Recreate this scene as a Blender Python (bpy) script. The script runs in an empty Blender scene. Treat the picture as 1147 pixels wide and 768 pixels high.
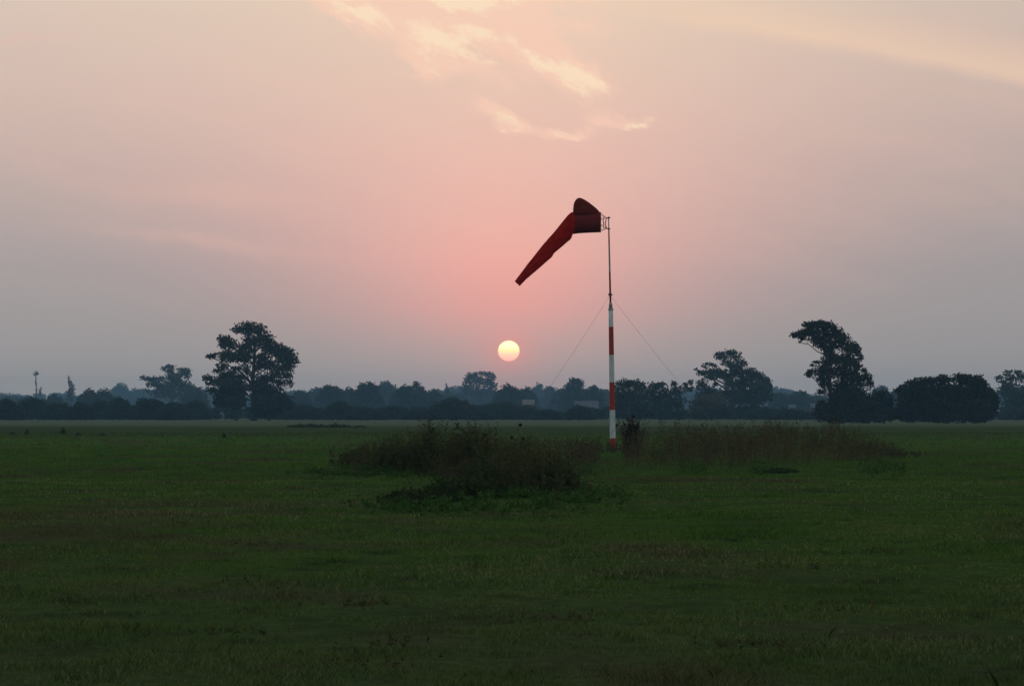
import bpy, math, random
import numpy as np
from mathutils import Vector

random.seed(7)
RNG = np.random.default_rng(11)
SC = bpy.context.scene
COL = SC.collection
R = math.radians

# ------------------------------------------------------------------ camera
F, CX, CY, HOR, EYE = 2590.0, 573.5, 384.0, 463.0, 1.7
TH = math.atan((HOR - CY) / F)
cam_d = bpy.data.cameras.new('camera')
cam = bpy.data.objects.new('camera', cam_d)
COL.objects.link(cam)
cam.location = (0, 0, EYE)
cam.rotation_euler = (R(90) + TH, 0, 0)
cam_d.sensor_width = 36.0
cam_d.lens = 36.0 * F / 1147.0
cam_d.clip_start = 0.1
cam_d.clip_end = 20000
SC.camera = cam


def at(px, py, Y):
    """point in the world seen at photo pixel (px, py), Y metres away"""
    x, y = (px - CX) / F, (CY - py) / F
    dy = math.cos(TH) - math.sin(TH) * y
    dz = math.sin(TH) + math.cos(TH) * y
    return Vector((x / dy * Y, Y, EYE + dz / dy * Y))


# ------------------------------------------------------------------ noise
_G = RNG.random((256, 256))


def vnoise(x, y):
    x = np.asarray(x, float); y = np.asarray(y, float)
    xi = np.floor(x).astype(int); yi = np.floor(y).astype(int)
    fx = x - xi; fy = y - yi
    fx = fx * fx * (3 - 2 * fx); fy = fy * fy * (3 - 2 * fy)
    a = _G[xi % 256, yi % 256]; b = _G[(xi + 1) % 256, yi % 256]
    c = _G[xi % 256, (yi + 1) % 256]; d = _G[(xi + 1) % 256, (yi + 1) % 256]
    return (a * (1 - fx) + b * fx) * (1 - fy) + (c * (1 - fx) + d * fx) * fy


def gz(x, y):
    """height of the field"""
    x = np.asarray(x, float); y = np.asarray(y, float)
    d = np.clip(1 - y / 170.0, 0, 1)
    h = (vnoise(x / 6 + 3, y / 6 + 9) - .5) * .16 + (vnoise(x / 1.7 + 31, y / 1.7 + 5) - .5) * .07
    h = h + (vnoise(x / 25 + 50, y / 25 + 60) - .5) * .2
    return h * d


def gzs(x, y):
    return float(gz(np.array([x]), np.array([y]))[0])


# ------------------------------------------------------------------ node helpers
class NT:
    def __init__(self, tree):
        self.t = tree; self.n = tree.nodes; self.l = tree.links

    def node(self, kind, **kw):
        nd = self.n.new(kind)
        for k, v in kw.items():
            setattr(nd, k, v)
        return nd

    def put(self, sock, v):
        if hasattr(v, 'is_output'):
            self.l.new(v, sock)
        elif v is not None:
            sock.default_value = v

    def m(self, op, a, b=None, c=None, clamp=False):
        nd = self.node('ShaderNodeMath', operation=op, use_clamp=clamp)
        self.put(nd.inputs[0], a)
        if b is not None: self.put(nd.inputs[1], b)
        if c is not None: self.put(nd.inputs[2], c)
        return nd.outputs[0]

    def ramp(self, fac, stops, interp='LINEAR'):
        nd = self.node('ShaderNodeValToRGB')
        cr = nd.color_ramp; cr.interpolation = interp
        while len(cr.elements) > 1: cr.elements.remove(cr.elements[-1])
        for i, (p, c) in enumerate(stops):
            e = cr.elements[0] if i == 0 else cr.elements.new(p)
            e.position = p
            e.color = (c[0], c[1], c[2], 1)
        self.put(nd.inputs[0], fac)
        return nd.outputs[0]

    def mix(self, fac, a, b, blend='MIX'):
        nd = self.node('ShaderNodeMix', data_type='RGBA', blend_type=blend)
        self.put(nd.inputs[0], fac)
        self.put(nd.inputs[6], a if hasattr(a, 'is_output') else (*a, 1))
        self.put(nd.inputs[7], b if hasattr(b, 'is_output') else (*b, 1))
        return nd.outputs[2]

    def smooth(self, v, a, b):
        nd = self.node('ShaderNodeMapRange', interpolation_type='SMOOTHSTEP')
        self.put(nd.inputs[0], v)
        nd.inputs[1].default_value = a; nd.inputs[2].default_value = b
        return nd.outputs[0]

    def noise(self, vec, scale, detail=3.0, rough=.55):
        nd = self.node('ShaderNodeTexNoise')
        self.put(nd.inputs['Vector'], vec)
        nd.inputs['Scale'].default_value = scale
        nd.inputs['Detail'].default_value = detail
        nd.inputs['Roughness'].default_value = rough
        return nd.outputs['Fac']

    def vmul(self, vec, s):
        nd = self.node('ShaderNodeVectorMath', operation='MULTIPLY')
        self.put(nd.inputs[0], vec); nd.inputs[1].default_value = s
        return nd.outputs[0]


def lin(r, g, b):
    f = lambda c: (c / 255 / 12.92) if c / 255 <= .04045 else ((c / 255 + .055) / 1.055) ** 2.4
    return (f(r), f(g), f(b))


def new_mat(name):
    m = bpy.data.materials.new(name)
    m.use_nodes = True
    m.node_tree.nodes.clear()
    t = NT(m.node_tree)
    out = t.node('ShaderNodeOutputMaterial')
    return m, t, out


def principled(t, out, color, rough=.7, bump=None, spec=.3, metal=0.0):
    p = t.node('ShaderNodeBsdfPrincipled')
    t.put(p.inputs['Base Color'], color if hasattr(color, 'is_output') else (*color, 1))
    t.put(p.inputs['Roughness'], rough)
    p.inputs['Specular IOR Level'].default_value = spec
    p.inputs['Metallic'].default_value = metal
    if bump is not None:
        b = t.node('ShaderNodeBump')
        b.inputs['Strength'].default_value = .5
        b.inputs['Distance'].default_value = .02
        t.put(b.inputs['Height'], bump)
        t.l.new(b.outputs[0], p.inputs['Normal'])
    t.l.new(p.outputs[0], out.inputs['Surface'])
    return p


# ------------------------------------------------------------------ world: dusk sky
SUN_E = R(1.55)
SUN_A = R(-0.08)
W = bpy.data.worlds.new('World'); SC.world = W
W.use_nodes = True
W.node_tree.nodes.clear()
t = NT(W.node_tree)
wo = t.node('ShaderNodeOutputWorld')
tc = t.node('ShaderNodeTexCoord')
sep = t.node('ShaderNodeSeparateXYZ'); t.l.new(tc.outputs['Generated'], sep.inputs[0])
X, Y, Z = sep.outputs
az = t.m('ARCTAN2', X, Y)
el = t.m('ARCSINE', Z)
U = t.m('MULTIPLY', az, F)          # 2590 units to the radian
V = t.m('MULTIPLY', el, F)
e30 = t.m('DIVIDE', el, R(30), clamp=True)
dg = lambda d: d / 30.0
edge = t.ramp(e30, [(0, lin(162, 156, 151)), (dg(1.4), lin(168, 160, 156)), (dg(3.6), lin(172, 163, 161)), (dg(5.8), lin(192, 175, 169)),
                    (dg(8), lin(212, 189, 178)), (dg(10.2), lin(219, 199, 185)), (dg(16), lin(202, 190, 178)), (1, lin(168, 172, 178))])
cent = t.ramp(e30, [(0, lin(178, 160, 157)), (dg(1.0), lin(190, 169, 163)), (dg(1.7), lin(208, 172, 164)), (dg(2.6), lin(236, 173, 163)), (dg(3.8), lin(249, 182, 169)), (dg(5.8), lin(243, 191, 176)),
                    (dg(8), lin(238, 201, 182)), (dg(10.2), lin(239, 211, 186)), (dg(16), lin(222, 200, 180)), (1, lin(172, 173, 177))])
az0 = t.m('ADD', az, R(0.2))
w = t.m('EXPONENT', t.m('MULTIPLY', -1.0, t.m('POWER', t.m('ABSOLUTE', t.m('DIVIDE', az0, t.m('ADD', R(4.25), t.m('MULTIPLY', t.smooth(el, R(1.5), R(8)), R(4.4))))), 1.6)))
sky = t.mix(w, edge, cent)
# slightly duller towards the right, thin uneven veils
sky = t.mix(t.m('MULTIPLY', t.smooth(az, R(1), R(14)), .14), sky, lin(124, 122, 128))
du = t.m('ADD', t.m('MULTIPLY', U, .0022), t.m('MULTIPLY', V, .0012))
dv = t.m('ADD', t.m('MULTIPLY', V, .009), t.m('MULTIPLY', U, .0016))
cv = t.node('ShaderNodeCombineXYZ'); t.put(cv.inputs[0], du); t.put(cv.inputs[1], dv)
veil = t.noise(cv.outputs[0], 1.6, 5, .6)
veil = t.m('MULTIPLY', t.smooth(veil, .45, .75), t.smooth(el, R(2.0), R(5)))
sky = t.mix(t.m('MULTIPLY', veil, .16), sky, lin(246, 196, 172))


# cloud edges are drawn out by two layers of turbulence
cw = t.node('ShaderNodeCombineXYZ')
t.put(cw.inputs[0], t.m('MULTIPLY', U, .018)); t.put(cw.inputs[1], t.m('ADD', t.m('MULTIPLY', V, .034), t.m('MULTIPLY', U, .012)))
wn = t.node('ShaderNodeTexNoise'); t.l.new(cw.outputs[0], wn.inputs['Vector'])
wn.inputs['Scale'].default_value = 1.0; wn.inputs['Detail'].default_value = 8; wn.inputs['Roughness'].default_value = .62
wsep = t.node('ShaderNodeSeparateColor'); t.l.new(wn.outputs['Color'], wsep.inputs[0])
Uw = t.m('ADD', U, t.m('MULTIPLY', t.m('SUBTRACT', wsep.outputs[0], .5), 78))
Vw = t.m('ADD', V, t.m('MULTIPLY', t.m('SUBTRACT', wsep.outputs[1], .5), 44))


def blob(px, py, rx, ry, ang, amp):
    """soft elliptical patch of cloud, units of U, V; ang degrees anticlockwise"""
    u0, v0 = px - CX, HOR - py
    c, s = math.cos(R(ang)), math.sin(R(ang))
    uu = t.m('SUBTRACT', Uw, u0); vv = t.m('SUBTRACT', Vw, v0)
    a = t.m('DIVIDE', t.m('ADD', t.m('MULTIPLY', uu, c), t.m('MULTIPLY', vv, s)), rx)
    b = t.m('DIVIDE', t.m('SUBTRACT', t.m('MULTIPLY', vv, c), t.m('MULTIPLY', uu, s)), ry)
    q = t.m('ADD', t.m('MULTIPLY', a, a), t.m('MULTIPLY', b, b))
    return t.m('MULTIPLY', t.m('EXPONENT', t.m('MULTIPLY', q, -1.0)), amp)


def total(lst):
    s = lst[0]
    for x in lst[1:]: s = t.m('ADD', s, x)
    return s


soft = total([blob(400, 2, 60, 22, -25, .9), blob(505, 12, 85, 24, -12, .9), blob(590, 22, 50, 22, -25, .5), blob(500, 55, 75, 16, -28, .7),
              blob(630, 82, 62, 22, -26, .8), blob(560, 130, 46, 9, -28, .85), blob(636, 151, 26, 6, -3, .95),
              blob(692, 140, 36, 9, -8, .6), blob(470, 74, 28, 7, -25, .5), blob(520, -20, 160, 24, -5, .8), blob(380, 8, 50, 14, -30, .6), blob(455, 50, 50, 22, -30, .45), blob(570, 48, 60, 16, -22, .5), blob(660, 30, 60, 16, -10, .3)])
core = total([blob(500, 48, 42, 12, -25, .9), blob(533, 41, 22, 8, -20, .8), blob(510, 4, 40, 10, -10, 1.0), blob(622, 78, 36, 12, -25, .8),
              blob(656, 94, 22, 13, -35, .9), blob(572, 138, 22, 6, -24, .6), blob(636, 152, 22, 4, -2, .55), blob(713, 143, 13, 6, 5, .6),
              blob(400, 14, 28, 9, -28, .6), blob(488, 76, 16, 5, -10, .5), blob(553, 74, 12, 4, 0, .4), blob(412, 24, 24, 12, -38, .55), blob(470, 52, 28, 16, -20, .4), blob(585, 56, 30, 6, -25, .45), blob(545, 2, 60, 8, -4, .6)])
cv2 = t.node('ShaderNodeCombineXYZ')
t.put(cv2.inputs[0], t.m('ADD', t.m('MULTIPLY', U, .021), t.m('MULTIPLY', V, -.004)))
t.put(cv2.inputs[1], t.m('ADD', t.m('MULTIPLY', V, .038), t.m('MULTIPLY', U, .014)))
cn = t.noise(cv2.outputs[0], 1.0, 6, .6)
cn2 = t.noise(cv2.outputs[0], 2.6, 8, .68)
soft = t.m('MULTIPLY', soft, 1.6); core = t.m('MULTIPLY', core, 1.55)
soft_m = t.m('MULTIPLY', t.smooth(t.m('ADD', soft, t.m('MULTIPLY', t.m('SUBTRACT', cn, .5), 1.7)), .12, 1.1), .75)
core_m = t.m('MULTIPLY', t.smooth(t.m('ADD', core, t.m('MULTIPLY', t.m('SUBTRACT', cn2, .5), 3.0)), .12, 1.4), 1.0)
soft_m = t.m('MULTIPLY', soft_m, t.smooth(soft, .03, .30))
core_m = t.m('MULTIPLY', core_m, t.smooth(core, .06, .40))
sky = t.mix(soft_m, sky, lin(254, 209, 185))
sky = t.mix(core_m, sky, lin(255, 226, 194))
# long pale band over the right half: v follows a curve of u
q = t.m('DIVIDE', t.m('SUBTRACT', U, 126), 432)
bandv = t.m('SUBTRACT', 443, t.m('ADD', t.m('MULTIPLY', q, 60), t.m('MULTIPLY', t.m('MULTIPLY', q, q), 22)))
bd = t.m('SUBTRACT', V, bandv)
wob = t.m('MULTIPLY', t.m('SUBTRACT', cn, .5), 12)
bd = t.m('ADD', bd, wob)
up = t.m('SUBTRACT', 1.0, t.smooth(bd, 0, 62))
band = t.m('MULTIPLY', t.m('MULTIPLY', up, t.smooth(bd, -10, 10)), t.smooth(U, 40, 260))
sky = t.mix(t.m('MULTIPLY', band, .62), sky, lin(246, 210, 180))
# second faint streaks on the left
lb = total([blob(250, 222, 90, 12, -4, .55), blob(235, 272, 120, 9, -5, .6), blob(30, 56, 60, 5, 2, .5), blob(60, 2, 90, 6, 0, .55), blob(580, 230, 120, 14, 3, .35)])
sky = t.mix(t.m('MULTIPLY', lb, .5), sky, lin(236, 188, 172))

# glow round the sun and its disc
ua = t.m('SUBTRACT', U, SUN_A * F); va = t.m('SUBTRACT', V, SUN_E * F)
rr = t.m('SQRT', t.m('ADD', t.m('MULTIPLY', ua, ua), t.m('MULTIPLY', va, va)))
glow = t.m('EXPONENT', t.m('MULTIPLY', t.m('DIVIDE', rr, 24), -1.0))
gup = t.m('EXPONENT', t.m('MULTIPLY', -1.0, t.m('ADD', t.m('POWER', t.m('DIVIDE', ua, 82), 2.0), t.m('POWER', t.m('DIVIDE', t.m('SUBTRACT', va, 62), 70), 2.0))))
gl = t.m('MAXIMUM', t.m('MULTIPLY', glow, .9), t.m('MULTIPLY', gup, .26))
sky = t.mix(gl, sky, lin(255, 158, 145))
va2 = t.m('MULTIPLY', va, 1.04)
rd = t.m('SQRT', t.m('ADD', t.m('MULTIPLY', ua, ua), t.m('MULTIPLY', va2, va2)))
disc = t.m('SUBTRACT', 1.0, t.smooth(rd, 10.9, 12.9))
dcol = t.ramp(t.m('DIVIDE', t.m('ADD', va, 12.5), 25.0, clamp=True), [(0, (1.5, .60, .52)), (.34, (1.75, .90, .58)), (.54, (1.8, 1.24, .56)), (.70, (1.8, 1.56, .84)), (1, (1.8, 1.5, .86))])
sky = t.mix(disc, sky, dcol)

nis = t.node('ShaderNodeTexSky')
nis.sky_type = 'NISHITA'
nis.sun_disc = False
nis.sun_elevation = R(1.55)
nis.sun_rotation = SUN_A
nis.dust_density = 2.0
nis.air_density = 1.5
nis.ozone_density = 2.0
bg1 = t.node('ShaderNodeBackground'); t.l.new(nis.outputs[0], bg1.inputs[0]); bg1.inputs[1].default_value = .15
bg2 = t.node('ShaderNodeBackground'); t.l.new(sky, bg2.inputs[0]); bg2.inputs[1].default_value = 1.0
sd = t.m('ARCCOSINE', t.m('MULTIPLY', Y, .9999))        # angle from the sunset
far_m = t.smooth(sd, R(16), R(60))
mx = t.node('ShaderNodeMixShader')
dome = t.ramp(t.m('DIVIDE', el, R(90), clamp=True), [(0, (.25, .29, .31)), (.2, (.31, .365, .385)), (.6, (.345, .41, .45)), (1, (.335, .405, .46))])
bg3 = t.node('ShaderNodeBackground'); t.l.new(dome, bg3.inputs[0]); bg3.inputs[1].default_value = 1.0
ad = t.node('ShaderNodeAddShader'); t.l.new(bg1.outputs[0], ad.inputs[0]); t.l.new(bg3.outputs[0], ad.inputs[1])
t.put(mx.inputs[0], far_m); t.l.new(bg2.outputs[0], mx.inputs[1]); t.l.new(ad.outputs[0], mx.inputs[2])
t.l.new(mx.outputs[0], wo.inputs[0])

sl = bpy.data.lights.new('sun', 'SUN')
sl.energy = .35; sl.angle = R(.53); sl.color = (1.0, .5, .3)
so = bpy.data.objects.new('sun', sl); COL.objects.link(so)
sdir = Vector((math.sin(SUN_A) * math.cos(SUN_E), math.cos(SUN_A) * math.cos(SUN_E), math.sin(SUN_E)))
so.rotation_euler = sdir.to_track_quat('Z', 'Y').to_euler()
so.location = (0, 200, 60)

# ------------------------------------------------------------------ materials


def field_color(t):
    """colour of the field: green sward with straw coloured, bare and rank patches (position based)"""
    geo = t.node('ShaderNodeNewGeometry')
    pos = geo.outputs['Position']
    n1 = t.noise(pos, .055, 4, .6)
    n2 = t.noise(pos, .42, 4, .6)
    n3 = t.noise(t.vmul(pos, (1, .6, 1)), .16, 3, .6)
    base = t.ramp(n2, [(.3, (.042, .112, .013)), (.5, (.080, .170, .020)), (.7, (.118, .192, .030))])
    dry = t.ramp(n2, [(.3, (.088, .078, .030)), (.7, (.145, .118, .052))])
    c = t.mix(t.m('MULTIPLY', t.smooth(n3, .52, .64), .85), base, dry)
    c = t.mix(t.m('MULTIPLY', t.smooth(n1, .52, .68), .5), c, (.085, .088, .030))
    n6 = t.noise(pos, 1.1, 5, .65)
    n7 = t.noise(t.vmul(pos, (.7, 1, 1)), .30, 5, .6)
    c = t.mix(t.m('MULTIPLY', t.smooth(n6, .54, .66), .75), c, (.020, .046, .012))       # rank darker clumps
    c = t.mix(t.m('MULTIPLY', t.smooth(n6, .46, .34), .45), c, (.135, .150, .052))       # yellowed tops
    c = t.mix(t.m('MULTIPLY', t.smooth(n7, .55, .66), .55), c, (.118, .092, .050))       # worn, littered patches
    sp = t.node('ShaderNodeSeparateXYZ'); t.l.new(pos, sp.inputs[0])
    bx = t.m('DIVIDE', t.m('ADD', sp.outputs[0], 7.5), 6.0); by = t.m('DIVIDE', t.m('SUBTRACT', sp.outputs[1], 36), 12.0)
    bare = t.m('EXPONENT', t.m('MULTIPLY', t.m('ADD', t.m('MULTIPLY', bx, bx), t.m('MULTIPLY', by, by)), -1.0))
    c = t.mix(t.m('MULTIPLY', t.m('MULTIPLY', bare, t.smooth(n7, .40, .58)), .75), c, (.135, .098, .056))   # worn, littered ground on the left
    # near the camera the grass is mown, greyer; far strip is pale stubble
    near = t.m('SUBTRACT', 1.0, t.smooth(sp.outputs[1], 14, 34))
    c = t.mix(t.m('MULTIPLY', near, .5), c, (.110, .108, .058))
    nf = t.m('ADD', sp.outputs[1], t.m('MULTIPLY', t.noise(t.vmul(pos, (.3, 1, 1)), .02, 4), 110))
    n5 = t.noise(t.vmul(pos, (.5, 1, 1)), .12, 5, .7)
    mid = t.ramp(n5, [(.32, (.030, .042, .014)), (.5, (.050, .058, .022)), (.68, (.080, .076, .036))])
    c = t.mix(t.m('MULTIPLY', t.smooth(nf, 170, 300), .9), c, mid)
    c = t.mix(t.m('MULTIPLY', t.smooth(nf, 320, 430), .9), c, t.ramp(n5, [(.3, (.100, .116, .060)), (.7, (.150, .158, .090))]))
    return c


def mat_ground():
    m, t, out = new_mat('field_turf')
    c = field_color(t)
    geo = t.node('ShaderNodeNewGeometry')
    n = t.noise(geo.outputs['Position'], 6.0, 6, .7)
    c2 = t.mix(t.m('MULTIPLY', t.smooth(n, .35, .65), .55), c, (.018, .022, .010))
    sp = t.node('ShaderNodeSeparateXYZ'); t.l.new(geo.outputs['Position'], sp.inputs[0])
    c2 = t.mix(t.m('MULTIPLY', t.m('SUBTRACT', 1.0, t.smooth(sp.outputs[1], 50, 220)), .62), c2, (.020, .022, .011))   # dead thatch, darkened to paint in the shade under the blades
    b = t.node('ShaderNodeBump'); b.inputs['Strength'].default_value = .5; b.inputs['Distance'].default_value = .02
    t.put(b.inputs['Height'], n)
    d = t.node('ShaderNodeBsdfDiffuse'); t.put(d.inputs[0], c2); t.l.new(b.outputs[0], d.inputs['Normal'])
    t.l.new(d.outputs[0], out.inputs[0])
    return m


def mat_blade():
    m, t, out = new_mat('grass_blade')
    c = field_color(t)
    a = t.node('ShaderNodeAttribute'); a.attribute_name = 'tint'
    c = t.mix(t.smooth(a.outputs['Fac'], .76, .95), c, (.25, .22, .12))
    c = t.mix(t.m('MULTIPLY', t.m('SUBTRACT', 1.0, t.smooth(a.outputs['Fac'], .0, .45)), .55), c, (.018, .036, .012))
    d = t.node('ShaderNodeBsdfDiffuse'); t.put(d.inputs[0], c)
    tr = t.node('ShaderNodeBsdfTranslucent'); t.put(tr.inputs[0], c)
    mx = t.node('ShaderNodeMixShader'); mx.inputs[0].default_value = .35
    t.l.new(d.outputs[0], mx.inputs[1]); t.l.new(tr.outputs[0], mx.inputs[2])
    t.l.new(mx.outputs[0], out.inputs[0])
    return m


def mat_leaf(name, stops, transl=.25):
    m, t, out = new_mat(name)
    a = t.node('ShaderNodeAttribute'); a.attribute_name = 'tint'
    c = t.ramp(a.outputs['Fac'], stops)
    d = t.node('ShaderNodeBsdfDiffuse'); t.put(d.inputs[0], c)
    tr = t.node('ShaderNodeBsdfTranslucent'); t.put(tr.inputs[0], c)
    mx = t.node('ShaderNodeMixShader'); mx.inputs[0].default_value = transl
    t.l.new(d.outputs[0], mx.inputs[1]); t.l.new(tr.outputs[0], mx.inputs[2])
    t.l.new(mx.outputs[0], out.inputs[0])
    return m


def mat_plain(name, col, rough=.7, var=.25, scale=8.0, spec=.3, metal=0.0):
    m, t, out = new_mat(name)
    tc = t.node('ShaderNodeTexCoord')
    n = t.noise(tc.outputs['Object'], scale, 5, .6)
    c = t.mix(t.m('MULTIPLY', n, var * 2), col, tuple(x * .45 for x in col))
    principled(t, out, c, rough, spec=spec, metal=metal)
    return m


def mat_paint(name, col, dirt):
    m, t, out = new_mat(name)
    tc = t.node('ShaderNodeTexCoord')
    n = t.noise(t.vmul(tc.outputs['Object'], (1, 1, .25)), 9.0, 6, .7)
    n2 = t.noise(tc.outputs['Object'], 30.0, 4, .7)
    c = t.mix(t.m('MULTIPLY', t.smooth(n, .40, .68), .8), col, dirt)
    c = t.mix(t.smooth(n2, .68, .74), c, (.12, .07, .04))
    principled(t, out, c, .6, spec=.3)
    return m


def mat_fabric(name, col, transl, col2):
    m, t, out = new_mat(name)
    tc = t.node('ShaderNodeTexCoord')
    n = t.noise(tc.outputs['Object'], 3.5, 5, .65)
    c = t.mix(t.smooth(n, .35, .7), col, col2)
    wv = t.node('ShaderNodeTexWave'); wv.bands_direction = 'Z'
    t.l.new(tc.outputs['Object'], wv.inputs['Vector']); wv.inputs['Scale'].default_value = 60
    wv.inputs['Distortion'].default_value = 2
    b = t.node('ShaderNodeBump'); b.inputs['Strength'].default_value = .25; b.inputs['Distance'].default_value = .01
    t.l.new(wv.outputs['Fac'], b.inputs['Height'])
    d = t.node('ShaderNodeBsdfDiffuse'); t.put(d.inputs[0], c); t.l.new(b.outputs[0], d.inputs['Normal'])
    tr = t.node('ShaderNodeBsdfTranslucent'); t.put(tr.inputs[0], c)
    mx = t.node('ShaderNodeMixShader'); mx.inputs[0].default_value = transl
    t.l.new(d.outputs[0], mx.inputs[1]); t.l.new(tr.outputs[0], mx.inputs[2])
    t.l.new(mx.outputs[0], out.inputs[0])
    return m


M = dict(
    ground=mat_ground(), blade=mat_blade(),
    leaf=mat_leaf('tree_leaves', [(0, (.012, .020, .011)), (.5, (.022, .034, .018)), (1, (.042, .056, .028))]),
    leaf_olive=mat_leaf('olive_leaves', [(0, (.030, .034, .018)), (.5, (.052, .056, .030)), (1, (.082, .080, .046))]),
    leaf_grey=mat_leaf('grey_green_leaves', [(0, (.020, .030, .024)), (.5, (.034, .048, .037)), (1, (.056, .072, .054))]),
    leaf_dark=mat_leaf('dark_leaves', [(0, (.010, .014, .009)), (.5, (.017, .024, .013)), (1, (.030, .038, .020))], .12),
    bark=mat_plain('bark', (.055, .045, .036), .9, .4, 3.0, .1),
    weed=mat_leaf('weed_leaves', [(0, (.034, .050, .015)), (.45, (.058, .068, .022)), (.75, (.085, .068, .032)), (1, (.130, .088, .050))], .3),
    rank=mat_leaf('rank_grass_blades', [(0, (.022, .060, .012)), (.6, (.048, .104, .020)), (1, (.090, .120, .036))], .3),
    weed_dark=mat_leaf('bramble_leaves', [(0, (.020, .034, .012)), (.6, (.038, .054, .018)), (1, (.062, .070, .026))], .2),
    weed_dry=mat_leaf('dry_weed', [(0, (.036, .050, .016)), (.5, (.066, .056, .028)), (1, (.125, .080, .050))], .3),
    weed_brown=mat_leaf('withered_dock', [(0, (.016, .010, .009)), (.6, (.034, .018, .014)), (1, (.060, .032, .026))], .2),
    stem=mat_plain('dead_stem', (.050, .036, .024), .9, .3, 6.0, .1),
    white=mat_paint('white_mast_paint', (.54, .57, .56), (.30, .31, .28)),
    red=mat_paint('red_mast_paint', (.36, .030, .022), (.20, .03, .02)),
    greyp=mat_paint('pale_grey_pole_paint', (.36, .35, .33), (.22, .16, .13)),
    metal=mat_plain('rusty_steel', (.16, .07, .055), .6, .3, 20.0, .4, .3),
    wire=mat_plain('guy_wire_steel', (.26, .24, .23), .5, .2, 2.0, .4, .5),
    cloth=mat_fabric('faded_red_sock_cloth', (.58, .026, .014), .6, (.42, .018, .012)),
    cloth2=mat_fabric('dark_red_mouth_cloth', (.17, .022, .022), .10, (.12, .018, .016)),
    cloth3=mat_fabric('brown_red_flap_cloth', (.15, .022, .012), .15, (.12, .018, .010)),
    roof=mat_plain('pale_sheet_roof', (.10, .105, .11), .9, .2, 1.0, .05),
    roof_tile=mat_plain('brown_tile_roof', (.15, .115, .10), .8, .3, 1.0, .2),
    wall=mat_plain('whitewashed_wall', (.10, .10, .10), .9, .2, 1.0, .1),
    glass=mat_plain('dark_window_pane', (.03, .035, .04), .15, .1, 1.0, .5),
)

# ------------------------------------------------------------------ object helpers


def tag(o, label=None, cat=None, group=None, kind=None):
    if label: o['label'] = label
    if cat: o['category'] = cat
    if group: o['group'] = group
    if kind: o['kind'] = kind
    return o


def empty(name, loc):
    o = bpy.data.objects.new(name, None); COL.objects.link(o)
    o.location = loc
    return o


def mesh_obj(name, verts, faces, mats, parent=None, origin=None, tint=None, mat_idx=None, smooth=False):
    """verts (n,3) world space; faces (m,k) array or list of lists; kept relative to the parent's place"""
    verts = np.asarray(verts, float)
    off = np.array(parent.location if parent is not None else (origin if origin is not None else (0, 0, 0)), float)
    if parent is not None and parent.parent is not None:
        off = off + np.array(parent.parent.location, float)
    me = bpy.data.meshes.new(name)
    v = (verts - off).astype(np.float32)
    if isinstance(faces, np.ndarray):
        k = faces.shape[1]; nf = len(faces)
        me.vertices.add(len(v)); me.vertices.foreach_set('co', v.ravel())
        me.loops.add(nf * k); me.loops.foreach_set('vertex_index', faces.astype(np.int32).ravel())
        me.polygons.add(nf)
        me.polygons.foreach_set('loop_start', np.arange(0, nf * k, k, dtype=np.int32))
        me.update(calc_edges=True)
    else:
        me.from_pydata([tuple(x) for x in v], [], faces)
    for m in (mats if isinstance(mats, (list, tuple)) else [mats]):
        me.materials.append(m)
    if mat_idx is not None:
        me.polygons.foreach_set('material_index', np.asarray(mat_idx, np.int32))
    if tint is not None:
        a = me.attributes.new('tint', 'FLOAT', 'FACE')
        a.data.foreach_set('value', np.asarray(tint, np.float32))
    if smooth:
        me.polygons.foreach_set('use_smooth', np.ones(len(me.polygons), bool))
    me.update()
    o = bpy.data.objects.new(name, me); COL.objects.link(o)
    if parent is not None:
        o.parent = parent
    elif origin is not None:
        o.location = origin
    return o


class MB:
    """collects tubes and boxes as one mesh"""
    def __init__(self): self.v = []; self.f = []; self.mi = []

    def tube(self, pts, rad, n=7, cap=True, mi=None):
        pts = [Vector(p) for p in pts]
        b0 = len(self.v)
        for i, p in enumerate(pts):
            d = (pts[min(i + 1, len(pts) - 1)] - pts[max(i - 1, 0)]).normalized()
            a = d.cross(Vector((0, 1, 0)))
            if a.length < .05: a = d.cross(Vector((1, 0, 0)))
            a.normalize(); b = d.cross(a)
            for k in range(n):
                th = 2 * math.pi * k / n
                self.v.append(p + (a * math.cos(th) + b * math.sin(th)) * rad[i])
        for i in range(len(pts) - 1):
            for k in range(n):
                self.f.append([b0 + i * n + k, b0 + i * n + (k + 1) % n, b0 + (i + 1) * n + (k + 1) % n, b0 + (i + 1) * n + k])
                self.mi.append(mi[i] if mi else 0)
        if cap:
            self.f.append([b0 + k for k in range(n)][::-1]); self.mi.append(mi[0] if mi else 0)
            self.f.append([b0 + (len(pts) - 1) * n + k for k in range(n)]); self.mi.append(mi[-1] if mi else 0)

    def box(self, c, s):
        b = len(self.v); c = Vector(c)
        for dx in (-.5, .5):
            for dy in (-.5, .5):
                for dz in (-.5, .5):
                    self.v.append(c + Vector((dx * s[0], dy * s[1], dz * s[2])))
        for q in ([0, 1, 3, 2], [4, 6, 7, 5], [0, 4, 5, 1], [2, 3, 7, 6], [0, 2, 6, 4], [1, 5, 7, 3]):
            self.f.append([b + i for i in q]); self.mi.append(0)

    def build(self, name, mats, parent=None, origin=None, smooth=True):
        return mesh_obj(name, [tuple(p) for p in self.v], self.f, mats, parent, origin, mat_idx=self.mi, smooth=smooth)


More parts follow.
